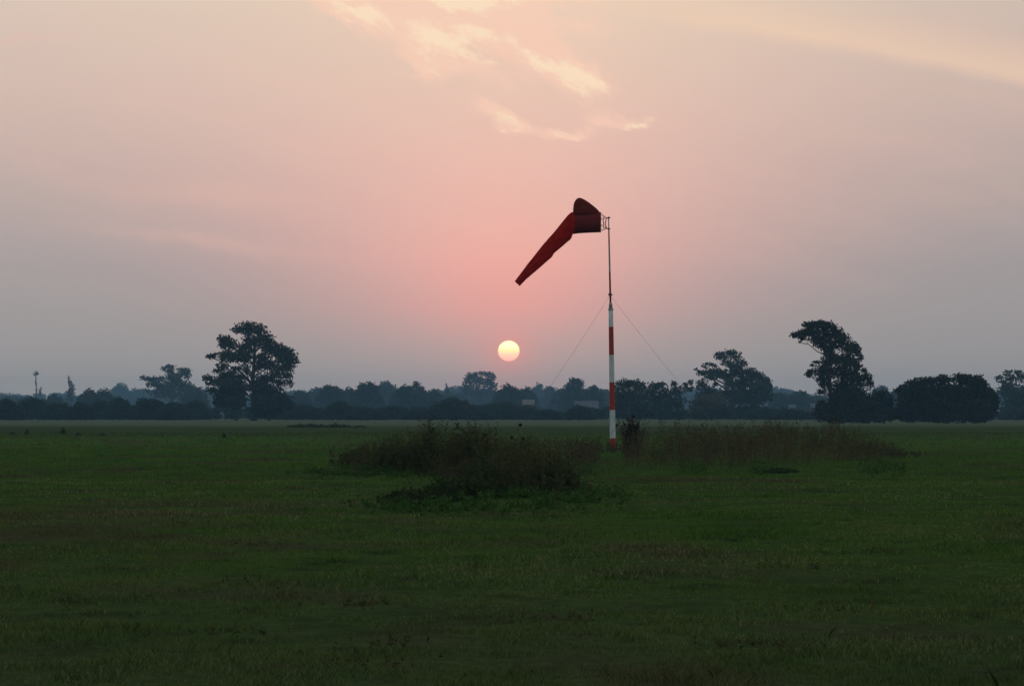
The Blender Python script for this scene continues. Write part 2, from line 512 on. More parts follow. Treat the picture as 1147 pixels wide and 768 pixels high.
def leaf_quads(cen, size, rng, flat=0.0):
    """irregular four sided leaf sprays at the given centres, random orientation"""
    n = len(cen)
    a = rng.normal(size=(n, 3)); a /= np.linalg.norm(a, axis=1, keepdims=True)
    b = rng.normal(size=(n, 3)); b -= a * (a * b).sum(1, keepdims=True); b /= np.linalg.norm(b, axis=1, keepdims=True)
    s = size * rng.uniform(.55, 1.35, (n, 1))
    a = a * s * .62; b = b * s * .38
    q = np.stack([cen - a, cen + b * rng.uniform(.6, 1.3, (n, 1)) - a * .1, cen + a, cen - b * rng.uniform(.6, 1.3, (n, 1)) + a * .2], 1)
    return q.reshape(-1, 3), np.arange(n * 4).reshape(n, 4)


# ------------------------------------------------------------------ ground
def spaced(lim, s0, gr):
    out = [0.0]; s = s0
    while out[-1] < lim:
        out.append(out[-1] + s); s *= gr
    return np.array(out)


xs = spaced(4200, .45, 1.045); xs = np.concatenate([-xs[:0:-1], xs])
ys = np.concatenate([-spaced(60, 1.5, 1.2)[:0:-1], spaced(4200, .4, 1.018)])
gx, gy = np.meshgrid(xs, ys)
gv = np.stack([gx, gy, gz(gx, np.abs(gy))], -1).reshape(-1, 3)
nx, ny = len(xs), len(ys)
ii = (np.arange(ny - 1)[:, None] * nx + np.arange(nx - 1)[None, :]).ravel()
gf = np.stack([ii, ii + 1, ii + nx + 1, ii + nx], 1)
g = mesh_obj('ground', gv, gf, M['ground'], smooth=True)
tag(g, 'flat green pasture with straw coloured patches running to the tree line', 'field', kind='structure')

# ------------------------------------------------------------------ grass sward (stuff)
def blades(y0, y1, dens, hgt, wid, seed):
    r = np.random.default_rng(seed)
    half = .2215 * y1 * 1.12 + 1.2
    n = int(dens * (y1 - y0) * 2 * half)
    y = r.uniform(y0, y1, n); x = r.uniform(-half, half, n)
    k = np.abs(x) < .2215 * y * 1.12 + 1.2
    x, y = x[k], y[k]
    cl = vnoise(x / .45 + 7, y / .45 + 3) * .45 + vnoise(x / 1.6, y / 1.6) * .35 + vnoise(x / .17, y / .17 + 40) * .2
    k = r.random(len(x)) < np.clip(cl * 3.2 - .95, .18, 1)
    x, y, cl = x[k], y[k], cl[k]
    n = len(x)
    h = hgt * r.uniform(.45, 1.25, n) * (.25 + 2.2 * cl ** 2.2)
    tall = r.random(n) < .006
    h = np.where(tall, h * 2.0, h)
    th = r.uniform(0, 2 * np.pi, n)
    ln = r.uniform(.15, .9, n) * h
    ph = r.uniform(0, 2 * np.pi, n)
    z = gz(x, y) - .01
    w_ = wid * r.uniform(.6, 1.4, n) * np.where(tall, .6, 1)
    base = np.stack([x, y, z], 1)
    wx = np.stack([np.cos(th), np.sin(th), np.zeros(n)], 1) * w_[:, None] * .5
    mid = base + np.stack([np.cos(ph) * ln * .35, np.sin(ph) * ln * .35, h * .6], 1)
    tip = base + np.stack([np.cos(ph) * ln, np.sin(ph) * ln, h], 1)
    v = np.stack([base - wx, base + wx, mid + wx * .8, tip, mid - wx * .8], 1).reshape(-1, 3)
    tint = np.clip(r.random(n) * .96 + (vnoise(x / 3 + 90, y / 3) - .5) * .25, 0, 1)
    if y0 >= 60: tint = tint * .78
    return v, n, tint


parts = [blades(11, 16, 2600, .052, .0045, 1), blades(16, 24, 1700, .052, .0055, 2), blades(24, 38, 800, .052, .008, 3), blades(38, 62, 280, .055, .014, 4), blades(62, 115, 45, .075, .026, 5), blades(115, 210, 9, .11, .05, 6)]
bv = np.concatenate([p[0] for p in parts]); bn = sum(p[1] for p in parts)
grass = mesh_obj('grass', bv, np.arange(bn * 5).reshape(bn, 5), M['blade'], tint=np.concatenate([p[2] for p in parts]))
tag(grass, 'short rough green grass with dry straw blades covering the field', 'grass', kind='stuff')

# ------------------------------------------------------------------ trees
def lobes_to_leaves(lobes, Y, dens, lpx, seed, depth=1.0, edge=2.0, grow=1.0):
    """lobes: (x, y, rx, ry[, density factor]) in photo pixels -> leaf sprays spread through ellipsoids in metres"""
    r = np.random.default_rng(seed)
    s = Y / F
    cx = np.mean([l[0] for l in lobes]); span = max(l[0] + l[2] for l in lobes) - min(l[0] - l[2] for l in lobes)
    cen = []; tn = []
    centres = []
    for l in lobes:
        x, y, rx, ry = l[:4]; rx *= grow; ry *= grow; k = l[4] if len(l) > 4 else 1.0
        off = r.uniform(-.5, .5) * depth * max(0.0, span * .55 - abs(x - cx) * .6) * s
        c = at(x, y, Y); c = np.array((c.x, c.y + off, c.z))
        centres.append(Vector(c))
        n = max(12, int(dens * k * math.pi * rx * ry))
        d = r.normal(size=(n, 3)); d /= np.linalg.norm(d, axis=1, keepdims=True)
        bump = 1 + .22 * np.sin(d[:, 0] * 5 + x) * np.sin(d[:, 2] * 6 + y) + .12 * np.sin(d[:, 2] * 13 + d[:, 0] * 11 + x * 3)
        rad = (r.random(n) ** (1 / edge)) * bump * np.where(r.random(n) < .05, 1.15, 1)
        p = d * rad[:, None] * np.array([rx * s, max(rx, ry) * .9 * s, ry * s])
        cen.append(c + p)
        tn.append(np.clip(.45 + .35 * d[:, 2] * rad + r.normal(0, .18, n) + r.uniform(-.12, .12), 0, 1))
    cen = np.concatenate(cen)
    tn = np.concatenate(tn)
    k = cen[:, 2] > .05
    cen, tn = cen[k], tn[k]
    v, f = leaf_quads(cen, lpx * s, r)
    v[:, 2] = np.maximum(v[:, 2], .02)
    return v, f, tn, centres


def tree(name, label, cat, lobes, Y, base, group=None, trunk=None, twid=2.2, leaf='leaf', dens=1.5, lpx=2.3, seed=1, limbs=True, depth=1.0, edge=2.0, grow=1.0):
    """base: photo x of the foot; trunk: photo points up the stem (foot left out)"""
    s = Y / F
    foot = at(base, HOR, Y); foot.z = gzs(foot.x, Y)
    root = empty(name, foot)
    tag(root, label, cat, group)
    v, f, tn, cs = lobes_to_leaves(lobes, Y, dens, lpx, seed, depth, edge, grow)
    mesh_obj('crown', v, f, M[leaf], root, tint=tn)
    rnd = random.Random(seed)
    mb = MB()
    if trunk is None:
        tx = sum(l[0] for l in lobes) / len(lobes); ty = sum(l[1] for l in lobes) / len(lobes)
        trunk = [(base * .6 + tx * .4, (HOR + 1.7 * F / Y) * .55 + ty * .45), (tx, ty)]
    pts = [foot - Vector((0, 0, .15))] + [at(x, y, Y) for x, y in trunk]
    fine = []
    for i in range(len(pts) - 1):
        for q in range(3):
            p = pts[i].lerp(pts[i + 1], q / 3)
            if fine: p = p + Vector((rnd.uniform(-1, 1), rnd.uniform(-1, 1), 0)) * twid * s * .12
            fine.append(p)
    fine.append(pts[-1])
    n = len(fine)
    rad = [twid * s * (.62 - .46 * i / (n - 1)) for i in range(n)]
    rad[0] *= 1.35
    mb.tube(fine, rad, 8)
    if limbs:
        for c in cs:
            low = [j for j in range(1, n) if fine[j].z < c.z - .2 * (c - fine[j]).length]
            j = low[-1] if low else 1
            j = max(1, j - rnd.randint(0, 2))
            a = fine[j]; d = c - a
            m1 = a + d * .35 + Vector((0, 0, d.length * rnd.uniform(-.02, .12)))
            m2 = a + d * .7 + Vector((rnd.uniform(-.05, .05) * d.length, 0, d.length * .06))
            r0 = min(rad[j] * .6, twid * s * .17)
            mb.tube([a, m1, m2, c], [r0, r0 * .75, r0 * .5, r0 * .22], 5)
            for q in range(2):
                e = c + Vector((rnd.uniform(-1, 1), rnd.uniform(-1, 1), rnd.uniform(-.2, 1))) * 5 * s
                mb.tube([m2, m2.lerp(e, .6), e], [r0 * .35, r0 * .25, r0 * .1], 4)
    mb.build('trunk', M['bark'], root)
    return root


Z4 = lambda L: [(210 + x / 4.8, 340 + y / 4.8, a / 4.8, b / 4.8, *k) for x, y, a, b, *k in L]
Z7 = lambda L: [(870 + x / 4.141, 340 + y / 4.141, a / 4.141, b / 4.141, *k) for x, y, a, b, *k in L]
Z6 = lambda L: [(700 + x / 5.735, 370 + y / 5.735, a / 5.735, b / 5.735, *k) for x, y, a, b, *k in L]
Z3 = lambda L: [(x / 4.8, 340 + y / 4.8, a / 4.8, b / 4.8, *k) for x, y, a, b, *k in L]

# the large spreading tree left of the sun
tree('broad_tree', 'tall broad spreading tree with gaps in its crown, towering over the left tree line', 'tree',
     Z4([(340, 122, 62, 22), (272, 138, 46, 18), (400, 142, 36, 24), (330, 150, 60, 20), (188, 186, 42, 20), (232, 218, 46, 30), (185, 215, 24, 22),
         (322, 196, 42, 34), (300, 238, 40, 24), (398, 196, 50, 48), (436, 212, 42, 46), (452, 250, 44, 30), (480, 240, 36, 30), (132, 284, 30, 13), (112, 282, 12, 9), (150, 272, 16, 8),
         (225, 275, 52, 28), (290, 275, 46, 26), (255, 300, 60, 20), (182, 342, 32, 28), (165, 365, 22, 14), (500, 262, 50, 40), (548, 262, 28, 26), (565, 300, 36, 34), (520, 305, 46, 34), (530, 345, 44, 22),
         (545, 385, 30, 24), (548, 425, 20, 14), (556, 446, 8, 8), (400, 292, 46, 34), (440, 330, 52, 32), (385, 340, 26, 26, .6), (350, 250, 26, 30), (480, 370, 44, 26), (450, 400, 60, 30), (410, 420, 40, 26), (500, 425, 36, 18),
         (118, 402, 32, 18), (106, 430, 18, 14), (150, 420, 36, 22), (195, 395, 44, 26), (240, 380, 34, 24), (140, 465, 28, 20), (300, 300, 24, 20), (325, 285, 26, 26), (280, 395, 26, 20), (230, 430, 60, 34), (275, 440, 40, 40), (370, 440, 30, 40), (300, 345, 30, 26, .6), (325, 375, 24, 24, .5), (265, 350, 30, 18, .8)]),
     560, 284.5, trunk=[(284, 438), (283.5, 415), (285, 395), (286, 378)], twid=5.4, leaf='leaf', dens=1.9, lpx=2.2, seed=3, edge=1.8, grow=1.17)
tree('small_tree', 'small round tree on a thin bare stem, left of the tall broad trunk', 'tree',
     Z4([(235, 480, 70, 50), (190, 520, 50, 40), (285, 525, 42, 42), (240, 530, 70, 36), (170, 490, 36, 30), (280, 480, 40, 40), (215, 450, 50, 30), (160, 530, 26, 26)]),
     552, 264.6, trunk=[(264.6, 455), (262, 445)], twid=2.4, leaf='leaf_dark', dens=2.2, lpx=2.4, seed=4)
tree('bush', 'dense dark bush reaching the ground, against the trunk of the tall broad tree', 'bush',
     Z4([(440, 480, 80, 50), (500, 520, 60, 45), (410, 540, 60, 50), (470, 560, 70, 45), (400, 470, 50, 40), (540, 545, 30, 30), (385, 580, 40, 30), (430, 590, 60, 26)]),
     556, 301, trunk=[(301, 455), (300, 445)], twid=2.6, leaf='leaf_dark', dens=2.4, lpx=2.5, seed=5)

# the wind-bent tree on the right and the thicket beside it
tree('leaning_tree', 'tall dark ragged tree leaning left, with bare limbs showing under its crown', 'tree',
     Z7([(190, 100, 62, 22), (245, 105, 46, 24), (150, 100, 36, 18), (205, 90, 46, 12), (95, 143, 28, 16), (84, 152, 16, 9), (112, 165, 18, 10), (132, 135, 34, 20), (115, 140, 28, 18), (105, 178, 10, 5), (160, 130, 36, 22), (230, 145, 62, 34), (290, 140, 34, 38), (300, 170, 40, 34),
         (190, 165, 40, 24, .7), (215, 190, 40, 26), (260, 195, 46, 26), (350, 196, 36, 22), (372, 214, 20, 30), (332, 218, 40, 26), (380, 250, 12, 24), (245, 225, 32, 22), (275, 255, 46, 24), (325, 255, 40, 24), (240, 272, 40, 28), (320, 280, 54, 34), (365, 290, 24, 24),
         (180, 272, 20, 8), (164, 285, 12, 6), (168, 320, 22, 20), (150, 330, 12, 14), (200, 312, 36, 24), (205, 345, 34, 22), (262, 318, 50, 30), (330, 330, 60, 40), (375, 360, 50, 40), (415, 340, 26, 22), (432, 370, 18, 18), (410, 310, 14, 14), (440, 345, 8, 8),
         (212, 375, 30, 22), (192, 408, 18, 10), (215, 410, 14, 8), (300, 380, 50, 24, .8), (310, 405, 60, 36), (380, 420, 56, 46), (340, 450, 70, 50), (270, 430, 34, 30)]),
     400, 870 + 252 / 4.141, trunk=[(930, 452), (929.5, 430), (928, 410), (925, 392), (918, 376)], twid=4.6, leaf='leaf_dark', dens=2.1, lpx=2.2, seed=8, edge=1.8, grow=1.1)
tree('bush', 'dark spiky bush under the foot of the leaning tree', 'bush',
     Z7([(215, 480, 30, 30), (195, 490, 26, 8), (185, 512, 22, 6), (240, 500, 50, 44), (300, 490, 70, 50), (370, 500, 60, 50), (420, 480, 40, 60), (300, 530, 90, 24), (400, 530, 80, 24), (230, 528, 50, 20), (215, 455, 20, 12)]),
     396, 945, trunk=[(944, 465), (944, 458)], twid=2.5, leaf='leaf_dark', dens=2.6, lpx=2.4, seed=9)
tree('bush', 'greenish low bush filling the gap between the leaning tree and the big rounded thicket', 'bush',
     Z7([(470, 450, 36, 50), (500, 480, 40, 44), (520, 450, 26, 40), (460, 500, 50, 40), (530, 510, 40, 36), (490, 420, 22, 22), (480, 530, 60, 20)]),
     404, 990, trunk=[(990, 465), (989, 455)], twid=2.2, leaf='leaf', dens=2.2, lpx=2.4, seed=10)
tree('thicket', 'large dense black rounded thicket at the right, flat bottomed like a clipped mound', 'thicket',
     Z7([(640, 375, 58, 30), (700, 360, 46, 22), (770, 352, 48, 24), (860, 348, 56, 24), (905, 360, 60, 32), (950, 385, 46, 40), (985, 420, 36, 40), (1004, 455, 22, 48), (595, 405, 36, 34), (640, 430, 70, 46), (720, 420, 80, 56), (800, 410, 90, 56), (880, 420, 90, 56),
         (590, 455, 36, 40), (620, 490, 60, 44), (700, 490, 90, 54), (800, 490, 100, 56), (900, 490, 90, 56), (970, 490, 40, 46), (575, 510, 30, 30), (640, 528, 70, 22), (760, 530, 90, 22), (880, 530, 90, 22), (950, 528, 46, 22)]),
     402, 1060, trunk=[(1060, 462), (1058, 445)], twid=5, leaf='leaf_dark', dens=2.6, lpx=2.4, seed=12, edge=2.6)

# the pale open-topped tree right of the mast and its neighbours
# airy top
tree('open_crowned_tree', 'large tree with an airy domed top, right of the striped mast', 'tree',
     Z6([(610, 152, 36, 18, .7), (725, 168, 42, 22, .7), (768, 212, 22, 16, .7), (660, 155, 66, 30, .62), (690, 140, 40, 18, .7), (620, 170, 40, 24, .6), (735, 205, 40, 26, .7), (650, 205, 50, 24, .55), (590, 180, 18, 8, .8), (530, 216, 44, 8, .8), (505, 232, 18, 12, .7), (565, 228, 26, 9, .7), (452, 248, 16, 6), (466, 262, 12, 8, .7), (490, 275, 34, 20, .8), (700, 230, 60, 22),
         (560, 268, 60, 24), (540, 300, 50, 24), (620, 275, 50, 30), (660, 290, 40, 34), (720, 275, 60, 36), (785, 262, 50, 22), (845, 285, 44, 28), (880, 305, 40, 30), (912, 325, 30, 24), (938, 355, 14, 18), (900, 350, 40, 30),
         (800, 310, 70, 46), (730, 340, 60, 30), (650, 340, 30, 30), (570, 345, 20, 16), (500, 345, 40, 34), (850, 360, 70, 46), (770, 390, 70, 50), (640, 400, 40, 36), (540, 400, 70, 40), (720, 430, 70, 50), (830, 440, 90, 60), (900, 410, 44, 50)]),
     650, 700 + 700 / 5.735, trunk=[(821, 440), (819, 420), (818, 402)], twid=4.5, leaf='leaf_grey', dens=2.0, lpx=2.2, seed=14, edge=1.8, grow=1.12)
tree('tree', 'wide dark rounded tree immediately right of the striped mast', 'tree',
     Z6([(-10, 345, 60, 34), (50, 340, 70, 30), (0, 420, 80, 80), (90, 360, 50, 40), (80, 430, 80, 70), (0, 500, 90, 66), (100, 510, 90, 60), (-50, 400, 30, 50), (-60, 470, 30, 70)]),
     600, 703, leaf='leaf', dens=1.9, seed=15, twid=4)
tree('tree', 'flat-topped tree joining the wide dark tree and the airy domed tree', 'tree',
     Z6([(200, 355, 66, 24), (235, 345, 30, 16), (180, 400, 70, 50), (260, 400, 50, 40), (320, 345, 24, 18), (315, 330, 14, 10), (330, 385, 44, 34), (220, 470, 90, 60), (330, 470, 70, 60), (240, 540, 100, 40), (350, 540, 80, 40), (390, 345, 20, 14, .6), (425, 330, 22, 18, .7), (405, 370, 40, 30, .8)]),
     610, 742, leaf='leaf', dens=1.8, seed=16, twid=4)
tree('bush', 'broad brownish bush in front of the airy domed tree', 'bush',
     Z6([(560, 450, 110, 50), (480, 480, 70, 70), (600, 490, 100, 70), (520, 530, 120, 50), (650, 530, 60, 46), (440, 530, 50, 44)]),
     590, 797, leaf='leaf_olive', dens=1.8, seed=17, twid=3)
tree('tree', 'airy-topped tree cut by the right edge, behind the black thicket', 'tree',
     Z7([(1030, 340, 26, 8, .7), (1016, 348, 12, 7), (1080, 315, 24, 9, .8), (1075, 330, 30, 10, .7), (1120, 318, 26, 10, .8), (1100, 345, 50, 14, .7), (1060, 360, 40, 12, .6), (1090, 385, 56, 26), (1140, 340, 30, 26), (1060, 410, 40, 30), (1120, 420, 60, 40), (1080, 460, 60, 50), (1150, 470, 60, 50), (1090, 520, 70, 34), (1160, 400, 40, 40), (1190, 350, 40, 30), (1180, 520, 60, 36)]),
     640, 1140, leaf='leaf_grey', dens=1.6, seed=18, twid=4)

# far left distinct trees
tree('wide_crowned_tree', 'tall many-limbed tree with separate flat clumps, hazy behind the left tree line', 'tree',
     Z3([(905, 338, 34, 12), (885, 350, 18, 12), (920, 360, 26, 20), (990, 355, 34, 14), (1010, 375, 24, 20), (970, 380, 30, 16, .7), (920, 395, 30, 24), (955, 405, 26, 20), (1000, 395, 22, 12, .7), (770, 395, 18, 8), (790, 405, 36, 12), (830, 405, 40, 16), (868, 400, 24, 12), (820, 432, 36, 18), (860, 440, 40, 26), (785, 466, 10, 6), (925, 440, 50, 30), (980, 440, 50, 30), (900, 480, 110, 30), (1020, 460, 40, 26)]),
     1150, 193, trunk=[(192.5, 450), (192, 430), (192, 418)], twid=3.4, leaf='leaf', dens=1.9, lpx=2.1, seed=21, grow=1.12)
tree('slim_tree', 'very thin bare-stemmed tree with a small tufted top at the far left', 'tree',
     [(40, 418, 2.6, 2.6), (38.6, 419.5, 1.6, 1.5), (41.5, 417.5, 1.6, 2.2), (39.8, 427, .9, 2), (41, 431, 1.1, 2), (40.6, 437, 1.4, 3), (45.5, 436, 1.2, 4), (44.5, 440, 2.4, 3)],
     1500, 40.6, trunk=[(40.8, 445), (40.5, 430), (40, 419)], twid=1.3, leaf='leaf', dens=1.6, lpx=1.6, seed=22)
tree('conifer', 'dark pointed conifer rising from the left tree line', 'tree',
     [(77, 424, 1.2, 3.5), (78, 428, 2.4, 3), (79.4, 432, 4, 3), (80, 436, 4.4, 3.5), (79, 440, 5, 4), (79, 446, 6, 5)],
     1300, 79.5, trunk=[(79, 445), (77.5, 426)], twid=2, leaf='leaf_dark', dens=1.8, lpx=1.8, seed=23)
tree('conifer', 'tiny pointed conifer in the dip left of the square-topped tree', 'tree',
     [(500, 431, .9, 2.2), (500.5, 434, 2, 2), (500, 437, 3.4, 2), (500, 440, 4.6, 2.5), (500, 445, 6, 4)],
     1500, 500, trunk=[(500, 445), (500, 431)], twid=1.6, leaf='leaf', dens=1.8, lpx=1.8, seed=24)
tree('square_topped_tree', 'large bushy square-topped tree standing left of the setting sun', 'tree',
     [(527, 421, 6, 4), (533, 418.5, 4, 2.6), (540, 418, 4.5, 2.6), (546, 419, 5, 3), (551, 422, 5, 5), (525, 427, 7, 7), (535, 426, 9, 7), (546, 428, 9, 7), (552, 433, 6, 7), (522, 435, 7, 7), (533, 438, 10, 8), (545, 440, 11, 8), (520, 444, 6, 7), (538, 448, 18, 8)],
     1500, 537, leaf='leaf_grey', dens=1.9, lpx=2.0, seed=25, twid=3.5)


def row_tree(name, label, cx, hw, top, Y, leaf='leaf', seed=0, group=None, dens=1.8, lpx=2.3, lump=1.0):
    """rounded tree whose crown comes down to the ground"""
    r = random.Random(seed)
    base = HOR + 1.7 * F / Y
    H = base - top
    L = []
    nl = max(7, int(hw * .5) + 5)
    pk = r.randint(nl // 3, nl - 1 - nl // 3)
    for i in range(nl):
        f = ((i + .5) / nl * 2 - 1) + r.uniform(-.05, .05)
        rr_ = hw * r.uniform(.26, .40)
        ry = min(rr_ * r.uniform(.7, .95), H * .36)
        x = cx + f * (hw - rr_ * .6)
        env = max(.3, 1 - abs(f) ** 3.0 * .75)
        hh = H * env * (1.0 if i == pk else r.uniform(.86, .99))
        L.append((x, base - hh + ry, rr_, ry))
        L.append((x + r.uniform(-1, 1), base - hh * .62, rr_ * 1.1, H * .2))
        L.append((x + r.uniform(-1, 1), base - H * .22, rr_ * 1.15, H * .21))
    return tree(name, label, 'tree', L, Y, cx, group, leaf=leaf, dens=dens, lpx=lpx, seed=seed + 100, twid=2.4, limbs=H > 30, depth=.7)


ROW = 'rounded trees along the front of the tree line'
front = [  # centre x, half width, top, label
    (4, 21, 446, 'low dark round tree cut by the left edge of the photo'),
    (36, 18, 444, 'dark dome-shaped tree below the very thin bare-stemmed tree'),
    (66, 15, 450, 'low dark round tree between the dome-shaped tree and the pointed conifer foot'),
    (90, 14, 449, 'low dark round tree just right below the pointed conifer'),
    (113, 14, 447, 'dark round tree left of the taller dark pair in the left front row'),
    (134, 17, 444, 'taller dark rounded tree in the left front row, left of the gap'),
    (168, 19, 444.5, 'broad dark dome tree below the many-limbed hazy tree'),
    (194, 14, 449, 'low dark tree under the middle of the many-limbed hazy tree'),
    (218, 15, 447, 'dark low tree touching the left side of the tall broad tree'),
    (340, 18, 452, 'low round tree right of the bush at the tall broad tree'),
    (380, 17, 449, 'round dark tree standing out between the tall broad tree and the weeds'),
    (411, 18, 455, 'low blue-dark tree above the left end of the weed thicket'),
    (441, 19, 454, 'low wide tree in the front row above the reddish weed tops'),
    (470, 20, 455, 'low wide tree in the front row left of the dark peaked tree'),
    (508, 24, 445.5, 'dark peaked tree in front of the tiny pointed conifer'),
    (536, 15, 457, 'low dark tree in front of the square-topped tree'),
    (562, 22, 449, 'dark rounded tree directly beneath the setting sun'),
    (591, 12, 453.5, 'small low bush-like tree right below the setting sun, left of the brown roof'),
    (614, 15, 457.5, 'small low dark tree between the brown roof and the pale roof'),
    (649, 12.5, 452.3, 'small dark rounded tree in front of the pale long roof'),
    (856, 22, 455, 'low dark tree right of the airy domed tree'),
    (888, 20, 458, 'low dark tree between the airy domed tree and the leaning tree'),
    (1136, 12, 457, 'low dark tree at the right edge, beside the black thicket'),
]
for i, (x, hw, top, lab) in enumerate(front):
    row_tree('round_tree', lab, x, hw * (1.1 + .3 * ((i * 7) % 5) / 4), top, 590 + (i * 37) % 50, 'leaf' if i % 3 else 'leaf_dark', seed=40 + i, group=ROW, lpx=2.2)
BACK = 'hazy trees behind the front row'
back = [
    (14, 22, 442, 900, 'pale low tree top behind the left edge tree'),
    (60, 14, 441, 880, 'hazy low tree between the thin bare-stemmed tree and the conifer'),
    (100, 13, 434, 850, 'hazy rounded tree just right of the pointed conifer'),
    (117, 12, 434, 860, 'hazy tree second to the right of the pointed conifer'),
    (134, 12, 427.5, 1350, 'very pale slanting tree far behind, left of the many-limbed hazy tree'),
    (153, 13, 434, 1300, 'very pale low tree touching the many-limbed hazy tree on its left'),
    (218, 14, 431, 900, 'hazy tree between the many-limbed tree and the tall broad tree'),
    (336, 12, 436, 940, 'hazy low tree just right of the tall broad tree crown'),
    (355, 13, 432, 900, 'hazy rounded tree next to the tall broad tree, behind the row'),
    (372, 17, 429, 880, 'hazy broad tree behind the round dark tree standing out'),
    (394, 12, 432, 930, 'hazy small tree in the shallow dip of the skyline'),
    (412, 15, 426, 860, 'hazy tall rounded tree above the left end of the weeds'),
    (432, 17, 425.5, 880, 'hazy tree forming the crest of the skyline left of the sun'),
    (455, 15, 430, 900, 'hazy tree on the skyline slope, left of the small peak'),
    (467, 9, 426, 910, 'hazy small peaked tree on the sloping skyline'),
    (484, 15, 434, 920, 'hazy low tree left of the tiny pointed conifer'),
    (510, 12, 439, 930, 'hazy low tree between the tiny conifer and the square-topped tree'),
    (571, 17, 428.5, 900, 'hazy rounded tree beneath the sun, behind the dark rounded tree'),
    (590, 12, 432, 950, 'hazy tree right below the sun, above the brown roof'),
    (603, 10, 428, 1250, 'faintest palest tree, farthest off to the right below the sun'),
    (617, 9, 431, 1000, 'hazy small tree at the foot of the left guy wire'),
    (630, 12, 433, 1050, 'hazy tree left of the round hazy tree beside the mast'),
    (644, 13, 421, 950, 'tall round hazy tree left of the striped mast'),
    (663, 13, 430, 960, 'hazy tree close to the left of the striped mast'),
    (677, 10, 433, 900, 'hazy tree hidden partly behind the striped mast'),
    (874, 12, 438, 900, 'hazy low tree right of the airy domed tree top'),
    (895, 17, 437, 900, 'hazy flat-topped tree left of the leaning tree'),
    (917, 12, 441, 950, 'hazy tree seen through the lower limbs of the leaning tree'),
    (987, 12, 430, 850, 'hazy tree right of the leaning tree crown'),
    (1003, 12, 434, 900, 'hazy low tree at the left shoulder of the black thicket'),
]
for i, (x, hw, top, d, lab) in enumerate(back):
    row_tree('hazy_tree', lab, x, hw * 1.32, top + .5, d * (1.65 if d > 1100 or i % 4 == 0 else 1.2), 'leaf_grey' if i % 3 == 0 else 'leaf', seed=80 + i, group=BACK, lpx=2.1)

# farther wood that closes the skyline: one mass
fl = []
rr2 = random.Random(5)
for i in range(150):
    x = -80 + i * 9 + rr2.uniform(-4, 4)
    top = 438.5 + 3 * math.sin(x * .021) + 3 * math.sin(x * .07) + rr2.uniform(-1.5, 1.5)
    fl.append((x, top + 5, 9, 5)); fl.append((x, top + 11, 10, 7)); fl.append((x, 456, 9, 6)); fl.append((x, 462, 9, 5))
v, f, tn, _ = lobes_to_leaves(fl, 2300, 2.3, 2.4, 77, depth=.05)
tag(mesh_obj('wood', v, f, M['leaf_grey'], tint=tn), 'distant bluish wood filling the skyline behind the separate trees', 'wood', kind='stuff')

# low scrub along the foot of the tree line: one mass
fl = []
for i in range(230):
    x = -90 + i * 6 + rr2.uniform(-3, 3)
    top = 458.3 + 3.2 * math.sin(x * .043) + 1.6 * math.sin(x * .17) + rr2.uniform(-1, 1)
    fl.append((x, top + 3, 6, 3.4)); fl.append((x, top + 6, 6, 3.4)); fl.append((x, 466, 6, 3.5))
v, f, tn, _ = lobes_to_leaves(fl, 655, 2.4, 2.2, 78, depth=.03)
tag(mesh_obj('undergrowth', v, f, M['leaf'], tint=tn), 'low dark scrub along the foot of the tree line', 'undergrowth', kind='stuff')

# ------------------------------------------------------------------ far houses
def house(name, label, x0, x1, yr, ye, Y, roofm, wallm='wall', deep=9.0):
    """gabled house: ridge at photo row yr, eaves at row ye"""
    a = at(x0, ye, Y); b = at(x1, ye, Y); rz = at(x0, yr, Y).z
    xm = (a.x + b.x) / 2; wdt = b.x - a.x; ez = a.z
    root = empty(name, (xm, Y, 0)); tag(root, label, 'house', 'far houses among the trees')
    x0_, x1_ = a.x + .3, b.x - .3
    V = [(x0_, Y + .6, 0), (x1_, Y + .6, 0), (x1_, Y + deep - .6, 0), (x0_, Y + deep - .6, 0)]
    V += [(p[0], p[1], ez) for p in V] + [(x0_, Y + deep / 2, rz - .25), (x1_, Y + deep / 2, rz - .25)]
    mesh_obj('wall', V, [[0, 1, 5, 4], [1, 2, 6, 9, 5], [2, 3, 7, 6], [3, 0, 4, 8, 7]], M[wallm], root)
    th = .12
    Rf = []
    for z in (0, th):
        Rf += [(a.x, Y, ez - .05 + z), (b.x, Y, ez - .05 + z), (b.x, Y + deep / 2, rz + z), (a.x, Y + deep / 2, rz + z), (b.x, Y + deep, ez - .05 + z), (a.x, Y + deep, ez - .05 + z)]
    mesh_obj('roof', Rf, [[0, 3, 2, 1], [3, 5, 4, 2], [6, 7, 8, 9], [9, 8, 10, 11], [0, 1, 7, 6], [4, 5, 11, 10], [0, 6, 9, 3], [3, 9, 11, 5], [1, 2, 8, 7], [2, 4, 10, 8]], M[roofm], root)
    n = max(1, int(wdt / 4))
    for k in range(n):
        wx = a.x + wdt * (k + .5) / n
        mb = MB(); mb.box((wx, Y + .58, ez * .55), (1.1, .12, min(1.2, ez * .5))); mb.build('window', M['glass'], root, smooth=False)
    return root


house('house', 'low house with a brownish roof showing between the trees right of the sun', 585, 599, 447.5, 453, 950, 'roof_tile')
house('house', 'long low building with a pale roof behind the small dark tree left of the mast', 644, 671, 449, 457.5, 900, 'roof')
house('house', 'small pale-walled house low beside the mast, half hidden by trees', 661, 667, 463.2, 465.2, 640, 'roof', deep=4)
house('house', 'small house with a pale roof between the airy domed tree and the leaning tree', 884, 892, 453, 456.5, 800, 'roof', deep=7)
house('house', 'pale house low behind the foot of the leaning tree', 908.5, 917, 452, 456.5, 760, 'roof', deep=6)
house('house', 'little pale house at the right corner of the black thicket', 1116, 1121, 458, 461, 620, 'roof', deep=5)

